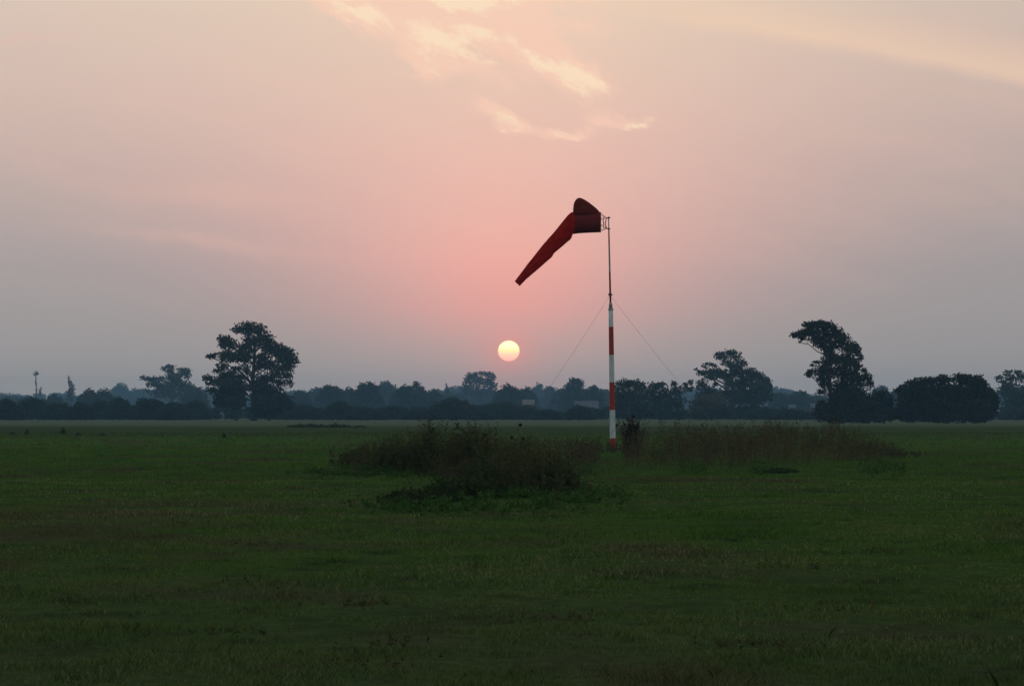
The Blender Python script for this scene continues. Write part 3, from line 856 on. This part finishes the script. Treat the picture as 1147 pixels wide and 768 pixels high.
# ------------------------------------------------------------------ windsock
WY = 105.0
S = WY / F
P = lambda x, y, d=0.0: at(x, y, WY) + Vector((0, d, 0))
foot = P(686.6, 506); foot.z = gzs(foot.x, WY)
ws = empty('windsock', foot)
tag(ws, 'drooping red windsock on a red and white striped guyed mast in the field', 'windsock')
# lower mast: bands of paint, each with its own faces
mb = MB()
axis = lambda y: 684.1 + (y - 340) / (506 - 340) * 2.5
rows = [(512, 6.6, 1), (490.5, 6.4, 0), (459, 6.15, 1), (428, 5.9, 0), (397.5, 5.6, 1), (366, 5.3, 0), (346, 5.1, 0)]
mb.tube([P(axis(y), y) for y, _, _ in rows], [w_ * S / 2 for _, w_, _ in rows], 20, mi=[m for _, _, m in rows[:-1]])
mast = mb.build('mast', [M['white'], M['red']], ws)
mast.data.polygons.foreach_set('use_smooth', [len(p.vertices) == 4 for p in mast.data.polygons])
mb = MB()
mb.tube([P(684.1, 347), P(684.05, 345.6)], [3.1 * S, 3.1 * S], 16)
mb.tube([P(684.05, 345.6), P(684, 341), P(683.9, 338.5)], [2.1 * S, 2.0 * S, 1.2 * S], 14)
mb.build('mast_head', M['greyp'], ws)
mb = MB()
tx = lambda y: 681.6 + (y - 243) / (340 - 243) * 2.2
rows = [(341, 2.2, 0), (305, 2.05, 1), (274, 1.75, 0), (258, 1.45, 1), (242.5, 1.2, 0)]
mb.tube([P(tx(y), y) for y, _, _ in rows], [w_ * S / 2 for _, w_, _ in rows], 12, mi=[0, 1, 0, 1])
pole = mb.build('top_pole', [M['red'], M['greyp']], ws)
mb = MB()
mb.tube([P(683.4, 331), P(683.35, 328.5)], [2.0 * S, 2.0 * S], 12)
for k in range(3):
    th = 2 * math.pi * k / 3
    mb.tube([P(683.4, 329.7), P(683.4, 330) + Vector((math.cos(th), math.sin(th), -.12)) * .13], [.018, .014], 6)
mb.build('guy_collar', M['metal'], ws)
for dx, dy, sg in ((-4.85, 1.5, .10), (5.75, 1.2, .14)):
    mb = MB()
    a = P(683.4, 330.5); b = Vector((foot.x + dx, WY + dy, 0)); b.z = gzs(b.x, b.y)
    pts = []
    for k in range(13):
        q = k / 12; p = a.lerp(b, q); p.z -= sg * 4 * q * (1 - q); pts.append(p)
    mb.tube(pts, [.0042] * 13, 6)
    gw = mb.build('guy_wire', M['wire'], ws)
    m2 = MB(); c = a.lerp(b, .93); d = (b - a).normalized()
    m2.tube([c, c + d * .1, c + d * .35, c + d * .45], [.008, .022, .022, .008], 8)
    m2.build('turnbuckle', M['metal'], gw)
# swivel bracket: two rungs, a spindle sleeve and the wire cage that carries the mouth
mb = MB()
for y in (244, 256.5):
    mb.tube([P(682.3, y + .6), P(682.3, y - .7)], [.055, .055], 10)
mb.tube([P(682, 244), P(679.5, 244.2)], [.028, .028], 8)
mb.tube([P(682, 256.5), P(680.3, 256.2), P(678.7, 254), P(678.2, 250), P(678.8, 246), P(679.5, 244.2)], [.026, .022, .020, .018, .018, .018], 8)
mb.build('swivel', M['metal'], ws)
mb = MB()
hub_t, hub_b = P(679.4, 244.3), P(679.4, 256)
for k in range(10):
    th = 2 * math.pi * k / 10
    rim = P(672.4, 248.8) + Vector((0, math.sin(th), math.cos(th))) * 11.0 * S
    mb.tube([rim, hub_t if math.cos(th) > -.1 else hub_b], [.008, .008], 5)
mb.tube([P(672.4, 243), P(676, 249), P(679, 255.8)], [.008] * 3, 5)
mb.tube([P(672.4, 254), P(676.5, 250), P(678.6, 247)], [.008] * 3, 5)
ring = [P(676, 249.2) + Vector((0, math.sin(q), math.cos(q))) * 6.5 * S for q in np.linspace(0, 2 * math.pi, 25)]
mb.tube(ring, [.008] * 25, 5, cap=False)
mb.build('wire_cage', M['metal'], ws)
mb = MB()
ring = [P(672.5, 248.8) + Vector((0, math.sin(q), math.cos(q))) * 11.3 * S for q in np.linspace(0, 2 * math.pi, 41)]
mb.tube(ring, [.018] * 41, 7, cap=False)
mb.build('hoop', M['metal'], ws)


def sock_rings(pairs, sub, seg, fold, seed):
    """pairs of (upper, lower) photo points along the cloth -> closed rings; fold = depth of the creases in px"""
    r = np.random.default_rng(seed)
    Up = [Vector((a[0], a[1], 0)) for a, _ in pairs]; Lo = [Vector((b[0], b[1], 0)) for _, b in pairs]

    def cr(L, x):
        i = min(int(x), len(L) - 2); q = x - i
        p0, p1, p2, p3 = L[max(i - 1, 0)], L[i], L[i + 1], L[min(i + 2, len(L) - 1)]
        return .5 * ((2 * p1) + (p2 - p0) * q + (2 * p0 - 5 * p1 + 4 * p2 - p3) * q * q + (3 * p1 - p0 - 3 * p2 + p3) * q ** 3)
    verts = []; n = (len(pairs) - 1) * sub + 1
    for k in range(n):
        x = k / sub
        u, l = cr(Up, x), cr(Lo, x)
        c = (u + l) / 2; hv = (u - l) / 2; rad = hv.length
        for j in range(seg):
            th = 2 * math.pi * j / seg
            w_ = 1 + fold * (math.sin(th * 3 + x * 1.7) * .5 + math.sin(th * 7 - x * 3.1) * .3) / max(rad, 3) * min(1, x)
            w2 = w_ if abs(math.sin(th)) > .3 else 1.0
            p = c + hv * math.cos(th) * (1 + (w2 - 1) * .3)
            verts.append(P(p.x, p.y, math.sin(th) * rad * S * w_ * .95))
    faces = []
    for k in range(n - 1):
        for j in range(seg):
            faces.append([k * seg + j, k * seg + (j + 1) % seg, (k + 1) * seg + (j + 1) % seg, (k + 1) * seg + j])
    return [tuple(p) for p in verts], faces


v, f = sock_rings([((672.6, 237.6), (672.8, 260.2)), ((665, 237.7), (665, 260.5)), ((657, 237.9), (656.5, 260.9)), ((649, 238.0), (648.5, 261.4)), ((643.5, 238.2), (643.6, 262))], 5, 40, .25, 1)
mesh_obj('sock_mouth', v, f, M['cloth2'], ws, smooth=True)
v, f = sock_rings([((643.2, 237.9), (643.5, 262.2)), ((640, 237.8), (641.6, 262.4)), ((635.6, 241.6), (639.6, 267.4)), ((629.5, 249.0), (634.6, 271.8)), ((622, 258.3), (627.4, 278)), ((614.6, 266.8), (620.6, 283.8)), ((609.2, 272.8), (618.0, 288)),
                   ((604.2, 279), (611.2, 293.9)), ((597.6, 287.4), (604.2, 300.2)), ((590.2, 297), (595.4, 307.6)), ((583, 306.3), (588.2, 313.8)), ((576.5, 315), (582.2, 320.3))], 5, 40, 2.2, 2)
tail = mesh_obj('sock_tail', v, f, M['cloth'], ws, smooth=True)
# loose flap of cloth ballooning above the mouth section
prof = [(642.0, 233.5), (642.5, 229), (643.6, 225.8), (645.2, 223.4), (647.4, 221.8), (649.6, 221.5), (652, 222.2), (655, 223.7), (659, 226.2), (663, 229.2), (666.5, 232), (669.5, 234.8), (671.4, 237.2), (672.3, 240)]
verts = []; faces = []; seg = 16
for i, (x, y) in enumerate(prof):
    h = max(240.0 - y, .4); hw = min(9.5, 2.5 + h * .5)
    for j in range(seg + 1):
        th = math.pi * j / seg
        ripple = 1 + .06 * math.sin(i * 1.7 + j * 2.1)
        verts.append(tuple(P(x, 240 - math.sin(th) * h, -math.cos(th) * hw * S * ripple)))
for i in range(len(prof) - 1):
    for j in range(seg):
        a = i * (seg + 1) + j
        faces.append([a, a + 1, a + seg + 2, a + seg + 1])
faces.append(list(range(seg + 1))[::-1])
mesh_obj('cloth_flap', verts, faces, M['cloth3'], ws, smooth=True)

# ------------------------------------------------------------------ weeds
def stem_mesh(base, h, rng, leaves=22, lsize=.07, head=True, wid=.010, lean=.18, branchy=.5):
    """one weed: a tapering stem with side twigs, leaves up it and a plume on top; returns quads and tints"""
    Q = []; T = []
    base = np.array(base)
    d = np.array([rng.normal(0, lean), rng.normal(0, lean), 1.0]); d /= np.linalg.norm(d)
    curve = np.array([rng.normal(0, .12), rng.normal(0, .12), -.02]) * h
    pt = lambda q: base + d * h * q + curve * q * q

    def strip(a, b, w0, w1, t0):
        th = rng.uniform(0, math.pi); s = np.array([math.cos(th), math.sin(th), 0])
        Q.append([a - s * w0, a + s * w0, b + s * w1, b - s * w1]); T.append(t0)
    qs = np.linspace(0, 1, 5)
    for a, b in zip(qs[:-1], qs[1:]):
        strip(pt(a), pt(b), wid * (1 - a * .6) * .5, wid * (1 - b * .6) * .5, rng.uniform(.5, 1))
    spots = [pt(q) for q in rng.uniform(.08, .95, leaves)]
    for k in range(int(rng.poisson(branchy * 4))):
        q = rng.uniform(.3, .85); a = pt(q)
        e = a + np.array([rng.normal(0, .2), rng.normal(0, .2), rng.uniform(.1, .4)]) * h * .6 * (1.1 - q * .4)
        strip(a, e, wid * .3, wid * .15, rng.uniform(.5, 1))
        spots += [a + (e - a) * u + rng.normal(0, .01, 3) for u in rng.uniform(.3, 1.05, 7)]
    if head:
        spots += [pt(q) + rng.normal(0, 1, 3) * .045 * (1.06 - q) / .25 for q in rng.uniform(.78, 1.04, 16)]
    for p in spots:
        dirn = np.array([rng.normal(), rng.normal(), rng.uniform(-.1, 1.2)]); dirn /= np.linalg.norm(dirn)
        sd_ = np.cross(dirn, rng.normal(size=3)); sd_ /= np.linalg.norm(sd_) + 1e-6
        L = lsize * rng.uniform(.5, 1.5); w_ = L * rng.uniform(.14, .3)
        Q.append([p, p + dirn * L * .5 + sd_ * w_, p + dirn * L, p + dirn * L * .5 - sd_ * w_]); T.append(rng.uniform(0, 1) ** 1.2)
    return Q, T


def patch(name, label, cat, pts, mat, seed, kind=None, parts=False, under=None, **kw):
    """pts: (x, y, height) of each stem"""
    r = np.random.default_rng(seed)
    Q = []; T = []
    for x, y, h in pts:
        q, t_ = stem_mesh((x, y, gzs(x, y) - .02), h, r, **kw)
        Q += q; T += t_
    v = np.array(Q).reshape(-1, 3); f = np.arange(len(v)).reshape(-1, 4)
    mx_ = float(np.mean([p[0] for p in pts])); my_ = float(np.mean([p[1] for p in pts]))
    if not parts:
        return tag(mesh_obj(name, v, f, M[mat], origin=(mx_, my_, 0), tint=T), label, cat, kind=kind)
    root = empty(name, (mx_, my_, gzs(mx_, my_))); tag(root, label, cat, kind=kind)
    mesh_obj('stems', v, f, M[mat], root, tint=T)
    if under:
        leafm, lobes = under
        cen = []; tn = []
        for (x, y, z, rx, ry, rz, n) in lobes:
            d = r.normal(size=(n, 3)); d /= np.linalg.norm(d, axis=1, keepdims=True)
            p = d * (r.random(n) ** .45 * (1 + .25 * np.sin(d[:, 0] * 6 + x * 4) * np.sin(d[:, 2] * 5)))[:, None] * np.array([rx, ry, rz])
            cen.append(p + np.array([x, y, z + gzs(x, y)])); tn.append(np.clip(r.normal(.45, .25, n), 0, 1))
        cen = np.concatenate(cen); tn = np.concatenate(tn); k = cen[:, 2] > -.05
        vv, ff = leaf_quads(cen[k], .085, r)
        mesh_obj('foliage', vv, ff, M[leafm], root, tint=tn[k])
    return root


def gx_at(px, Y): return at(px, HOR, Y).x


def thicket(name, label, spec, n, mat, seed, under_mat, under_n=260, leaves=26, lsize=.055, cat='weeds', branchy=.5):
    """spec: list of (photo x, half width px, distance, half depth m, height m)"""
    r = np.random.default_rng(seed)
    pts = []; lob = []
    tot = sum(s_[1] for s_ in spec)
    for px, hw, Y, hd, h in spec:
        x0 = gx_at(px, Y); w_ = hw * Y / F
        for k in range(max(3, int(n * hw / tot))):
            a = r.normal(0, .5, 2)
            q = math.exp(-(a[0] ** 2 + a[1] ** 2) * .6) * (.7 + .6 * float(vnoise((x0 + a[0] * w_) * 2.2, Y + a[1])))
            pts.append((x0 + a[0] * w_ * 1.1, Y + a[1] * hd, h * q * r.uniform(.6, 1.04) * (1.12 if r.random() < .1 else 1)))
        m_ = max(2, int(w_ / .26))
        for k in range(m_):
            lx = x0 + r.uniform(-.85, .85) * w_
            rh = h * r.uniform(.26, .5)
            lob.append((lx, Y + r.uniform(-.6, .6) * hd, rh * .8, r.uniform(.3, .55), r.uniform(.3, .6), rh, under_n))
    return patch(name, label, cat, pts, mat, seed + 1, parts=True, under=(under_mat, lob), leaves=leaves, lsize=lsize, branchy=branchy)


thicket('weed_clump', 'tall dark clump of ragged weeds with reddish tops, left of the mast', [(450, 32, 67, 2.0, 1.1), (485, 26, 66, 1.8, 1.5), (520, 30, 62, 2.0, 1.5), (545, 26, 61, 1.6, 1.4), (578, 30, 59, 1.8, 1.3), (612, 26, 60, 1.6, 1.0), (480, 5, 65, .3, 1.75), (518, 8, 62, .4, 1.75), (537, 5, 61, .3, 1.65)], 820, 'weed', 201, 'weed_dark', 190)
thicket('weed_clump', 'low brownish tail of weeds at the left end of the tall dark clump', [(406, 26, 74, 1.4, .75), (432, 26, 72, 1.4, .95)], 170, 'weed', 211, 'weed', 110)
thicket('weed_clump', 'broad brown bushy weeds sloping down on the right front of the tall dark clump', [(560, 28, 52, 2.0, 1.05), (595, 30, 50, 1.8, 1.02), (625, 24, 51, 1.6, .8), (530, 20, 53, 1.5, .9)], 330, 'weed', 221, 'weed_dark', 210)
thicket('weed_clump', 'low dark bramble patch on the grass in front of the tall clump', [(452, 24, 45, 1.0, .34), (485, 26, 46, 1.2, .46), (515, 26, 47.5, 1.4, .58), (540, 18, 49, 1.4, .72)], 180, 'weed_dark', 231, 'weed_dark', 190, leaves=14, lsize=.06)
r = np.random.default_rng(240)
pts = []
for k in range(64):
    px_ = r.normal(708, 4.0)
    pts.append((gx_at(px_, 90), 90 + r.normal(0, .3), r.uniform(.9, 1.72) * (1.0 if px_ > 704 else .85)))
patch('tall_weed', 'dark withered tall weed standing close to the right of the mast foot', 'weeds', pts, 'weed_brown', 241, parts=True, under=('weed_brown', [(gx_at(709, 90), 90, .25, .35, .3, .35, 120)]), leaves=22, lsize=.07, lean=.05, branchy=.3)

# long strip of thin dry weeds behind and right of the mast: one uncountable mass
r = np.random.default_rng(301)
pts = []
for k in range(2200):
    px = r.uniform(640, 1040); Yd = r.uniform(70 + max(0, px - 860) * .11, 98)
    if (668 < px < 700 and Yd < 106) or vnoise(px / 9.0, Yd / 5.0) < .36 or r.random() > (1045 - px) / 110: continue
    hh = (.35 + .75 * float(vnoise(px / 14.0, Yd / 6.0))) * (1.0 if px > 690 else .55)
    env = min(1, (1030 - px) / 90) * (1 + .25 * math.exp(-((px - 900) / 70) ** 2))
    pts.append((gx_at(px, Yd), Yd, max(.15, 1.34 * hh * env * r.uniform(.55, 1.15))))
for k in range(260):
    px = r.uniform(700, 1010); Yd = r.uniform(70 + max(0, px - 860) * .11, 92)
    if vnoise(px / 18.0 + 9, Yd / 7.0) < .42: continue
    pts.append((gx_at(px, Yd), Yd, r.uniform(1.0, 1.5) * min(1, (1030 - px) / 80)))
for k in range(420):
    px = r.normal(540, 82); Yd = r.normal(66, 7) - (px - 520) * .06
    if px > 672: continue
    if vnoise(px / 20.0 + 4, Yd / 4.0) < .4: continue
    pts.append((gx_at(px, Yd), Yd, r.uniform(.2, .75)))
for k in range(60):
    px = r.normal(687, 9); Yd = r.uniform(98, 109)
    pts.append((gx_at(px, Yd), Yd, r.uniform(.15, .45)))
for k in range(420):
    px = r.uniform(565, 700); Yd = r.uniform(72, 110)
    if 672 < px < 698 and Yd < 107: continue
    pts.append((gx_at(px, Yd), Yd, r.uniform(.35, .75)))
patch('weeds', 'thin dry brownish weeds round the dark clumps and in a strip right of the mast', 'weeds', pts, 'weed_dry', 302, kind='stuff', leaves=11, lsize=.055, branchy=.2, wid=.010, lean=.08)
# rank green tufts along the front of the strip
r = np.random.default_rng(311)
pts = []
for k in range(900):
    px = r.uniform(640, 1040); Yd = r.normal(68, 3.0)
    if 676 < px < 696: continue
    if vnoise(px / 25.0, 3.3) < .42: continue
    pts.append((gx_at(px, Yd), Yd, r.uniform(.15, .42)))
for k in range(3200):
    q = r.random()
    if q < .45: px, Yd = r.normal(425, 36), r.normal(68, 2.8)
    elif q < .58: px, Yd = r.normal(490, 42), r.normal(43.2, 1.4)
    else: px, Yd = r.normal(600, 42), r.normal(48, 2.4)
    if vnoise(px / 16.0, Yd / 1.5) < .42: continue
    pts.append((gx_at(px, Yd), Yd, r.uniform(.06, .26) * r.uniform(.5, 1.2)))
patch('rank_grass', 'rank green grass along the front of the dry weed strip and the dark clumps', 'grass', pts, 'rank', 312, kind='stuff', leaves=9, lsize=.07, head=False, branchy=.1)
thicket('weed_clump', 'low black weeds added for the shade of a small hollow at the front of the dry strip', [(868, 9, 67, .5, .14), (880, 7, 67.5, .5, .11)], 30, 'weed_dark', 321, 'weed_dark', 260, lsize=.06)  # dark weeds stand in for the shade in a small hollow

# loose single plants
def thistle(label, px, py, Y, hpx, seed, n=1, leaf_n=10):
    r = np.random.default_rng(seed)
    x = gx_at(px, Y); top = at(px, py, Y).z
    root = empty('thistle', (x, Y, gzs(x, Y))); tag(root, label, 'thistle', 'single dark thistles in the field')
    q, t_ = stem_mesh((x, Y, gzs(x, Y) - .02), top - gzs(x, Y), r, leaves=leaf_n, lsize=.07, head=False, wid=.012, lean=.04, branchy=.2)
    vv = np.array(q).reshape(-1, 3)
    mesh_obj('stem', vv, np.arange(len(vv)).reshape(-1, 4), M['weed_brown'], root, tint=t_)
    c = np.array((x, Y, top)); d = r.normal(size=(90, 3)); d /= np.linalg.norm(d, axis=1, keepdims=True)
    vv, ff = leaf_quads(c + d * hpx * Y / F * r.uniform(.3, 1, (90, 1)), .05, r)
    mesh_obj('seed_head', vv, ff, M['weed_brown'], root, tint=r.uniform(0, .5, 90))
    return root


thistle('dark thistle head on a thin stem, right of the tall weeds below the sun', 583, 475.5, 62, 1.3, 401)
thistle('small dark thistle among the grass right of the tall clump', 573, 490, 60, 1.1, 402)
thistle('small dark thistle just right of the other one beside the tall clump', 586, 491, 60, 1.0, 403)
thistle('dark thistle head touching the white band at the mast foot', 691, 476, 88, 1.3, 404)
thistle('dark thistle head between the mast and the withered tall weed', 699.5, 475, 87, 1.0, 405)


def far_tuft(label, px, Y, wpx, h, seed, mat='weed_dark', cat='tuft'):
    r = np.random.default_rng(seed)
    x = gx_at(px, Y); w_ = wpx * Y / F
    n = int(90 + 40 * wpx)
    a = np.clip(r.normal(0, .42, n), -1, 1)
    hh = h * (np.exp(-a * a * 6) * .7 + .3 * np.abs(np.sin(a * 7 + seed))) * r.random(n) ** 1.4
    cen = np.stack([x + a * w_ / 2, Y + r.normal(0, .12, n), hh], 1)
    vv, ff = leaf_quads(cen, .15, r)
    vv[:, 2] = np.maximum(vv[:, 2], .0)
    return tag(mesh_obj('tuft', vv, ff, M[mat], origin=(x, Y, 0), tint=r.uniform(0, 1, n)), label, cat, 'dark tufts in the far field')


far_tuft('small black tuft alone in the far left field', 30, 190, 3.6, .42, 501)
far_tuft('dark pointed tuft in the far left field, larger than its neighbour', 71, 195, 8, .55, 502)
far_tuft('flat dim tuft at the left edge beside the small black tuft', 14, 190, 7, .18, 503)
far_tuft('flat dim tuft right of the dark pointed tuft', 88, 180, 8, .18, 504)
far_tuft('flat dim tuft farther right in the left field', 115, 180, 8, .16, 505)
far_tuft('faint small tuft in the grass below the tall broad tree', 251, 165, 4, .3, 506)
# low dark strip of rough grass across the far field
r = np.random.default_rng(520)
n = 1500
px = r.uniform(322, 410, n); k = r.random(n) < np.clip(1.25 - np.abs(px - 350) / 62, .15, 1); px = px[k]; n = len(px)
Yd = 285 + r.normal(0, 1.2, n)
cen = np.stack([(px - CX) / F * Yd, Yd, r.uniform(0, .30, n) * (.25 + 1.1 * vnoise(px / 6.0, px * 0 + 4)) * (1 - .5 * np.abs(px - 350) / 60) + (np.abs(px - 376) < 1.2) * r.uniform(0, .3, n)], 1)
vv, ff = leaf_quads(cen, .28, r); vv[:, 2] = np.maximum(vv[:, 2], 0)
tag(mesh_obj('verge', vv, ff, M['weed_dark'], origin=(-24, 285, 0), tint=r.uniform(0, 1, n)), 'long thin dark strip of rough grass below the tall broad tree, far across the field', 'rough grass', kind='stuff')

# darker clover tufts in the near turf
r = np.random.default_rng(530)
pts = []
for cx_, cy_, nn in ((-1.42, 21.5, 16), (-.9, 17.2, 10), (2.05, 16.9, 14), (1.75, 17.4, 8), (-2.6, 23.5, 10), (1.1, 25, 12), (-.35, 26.5, 10), (3.3, 27, 10), (-1.0, 15.8, 8), (2.9, 21, 9), (.35, 19.6, 8), (-3.4, 31, 12), (.9, 33, 10), (4.8, 30, 12), (-5.2, 36, 12), (-2.2, 18.6, 8)):
    for k in range(nn * 2):
        pts.append((cx_ + r.normal(0, .22), cy_ + r.normal(0, .3), r.uniform(.03, .11)))
patch('clover', 'darker green broad-leaved tufts scattered in the near turf', 'clover', pts, 'weed', 531, kind='stuff', leaves=14, lsize=.028, head=False, branchy=.0, wid=.004)

# ------------------------------------------------------------------ haze
mb = MB(); mb.box((0, 1290, 19.5), (3000, 2800, 43))
hz = mb.build('haze', [], smooth=False)
m, t, out = new_mat('evening_haze')
pv = t.node('ShaderNodeVolumePrincipled')
pv.inputs['Color'].default_value = (.40, .72, 1.0, 1)
pv.inputs['Density'].default_value = .00023
pv.inputs['Anisotropy'].default_value = 0.0
t.l.new(pv.outputs[0], out.inputs['Volume'])
hz.data.materials.append(m)
tag(hz, 'thin bluish evening haze over the whole field', 'haze', kind='stuff')

# ------------------------------------------------------------------ output
SC.view_settings.view_transform = 'Standard'
SC.view_settings.look = 'None'
SC.view_settings.exposure = 0.0
SC.view_settings.gamma = 1.0
SC.view_settings.use_curve_mapping = False
SC.render.engine = 'CYCLES'
SC.cycles.use_denoising = True
SC.cycles.max_bounces = 6
SC.cycles.diffuse_bounces = 3
SC.cycles.transmission_bounces = 4
SC.cycles.volume_bounces = 0
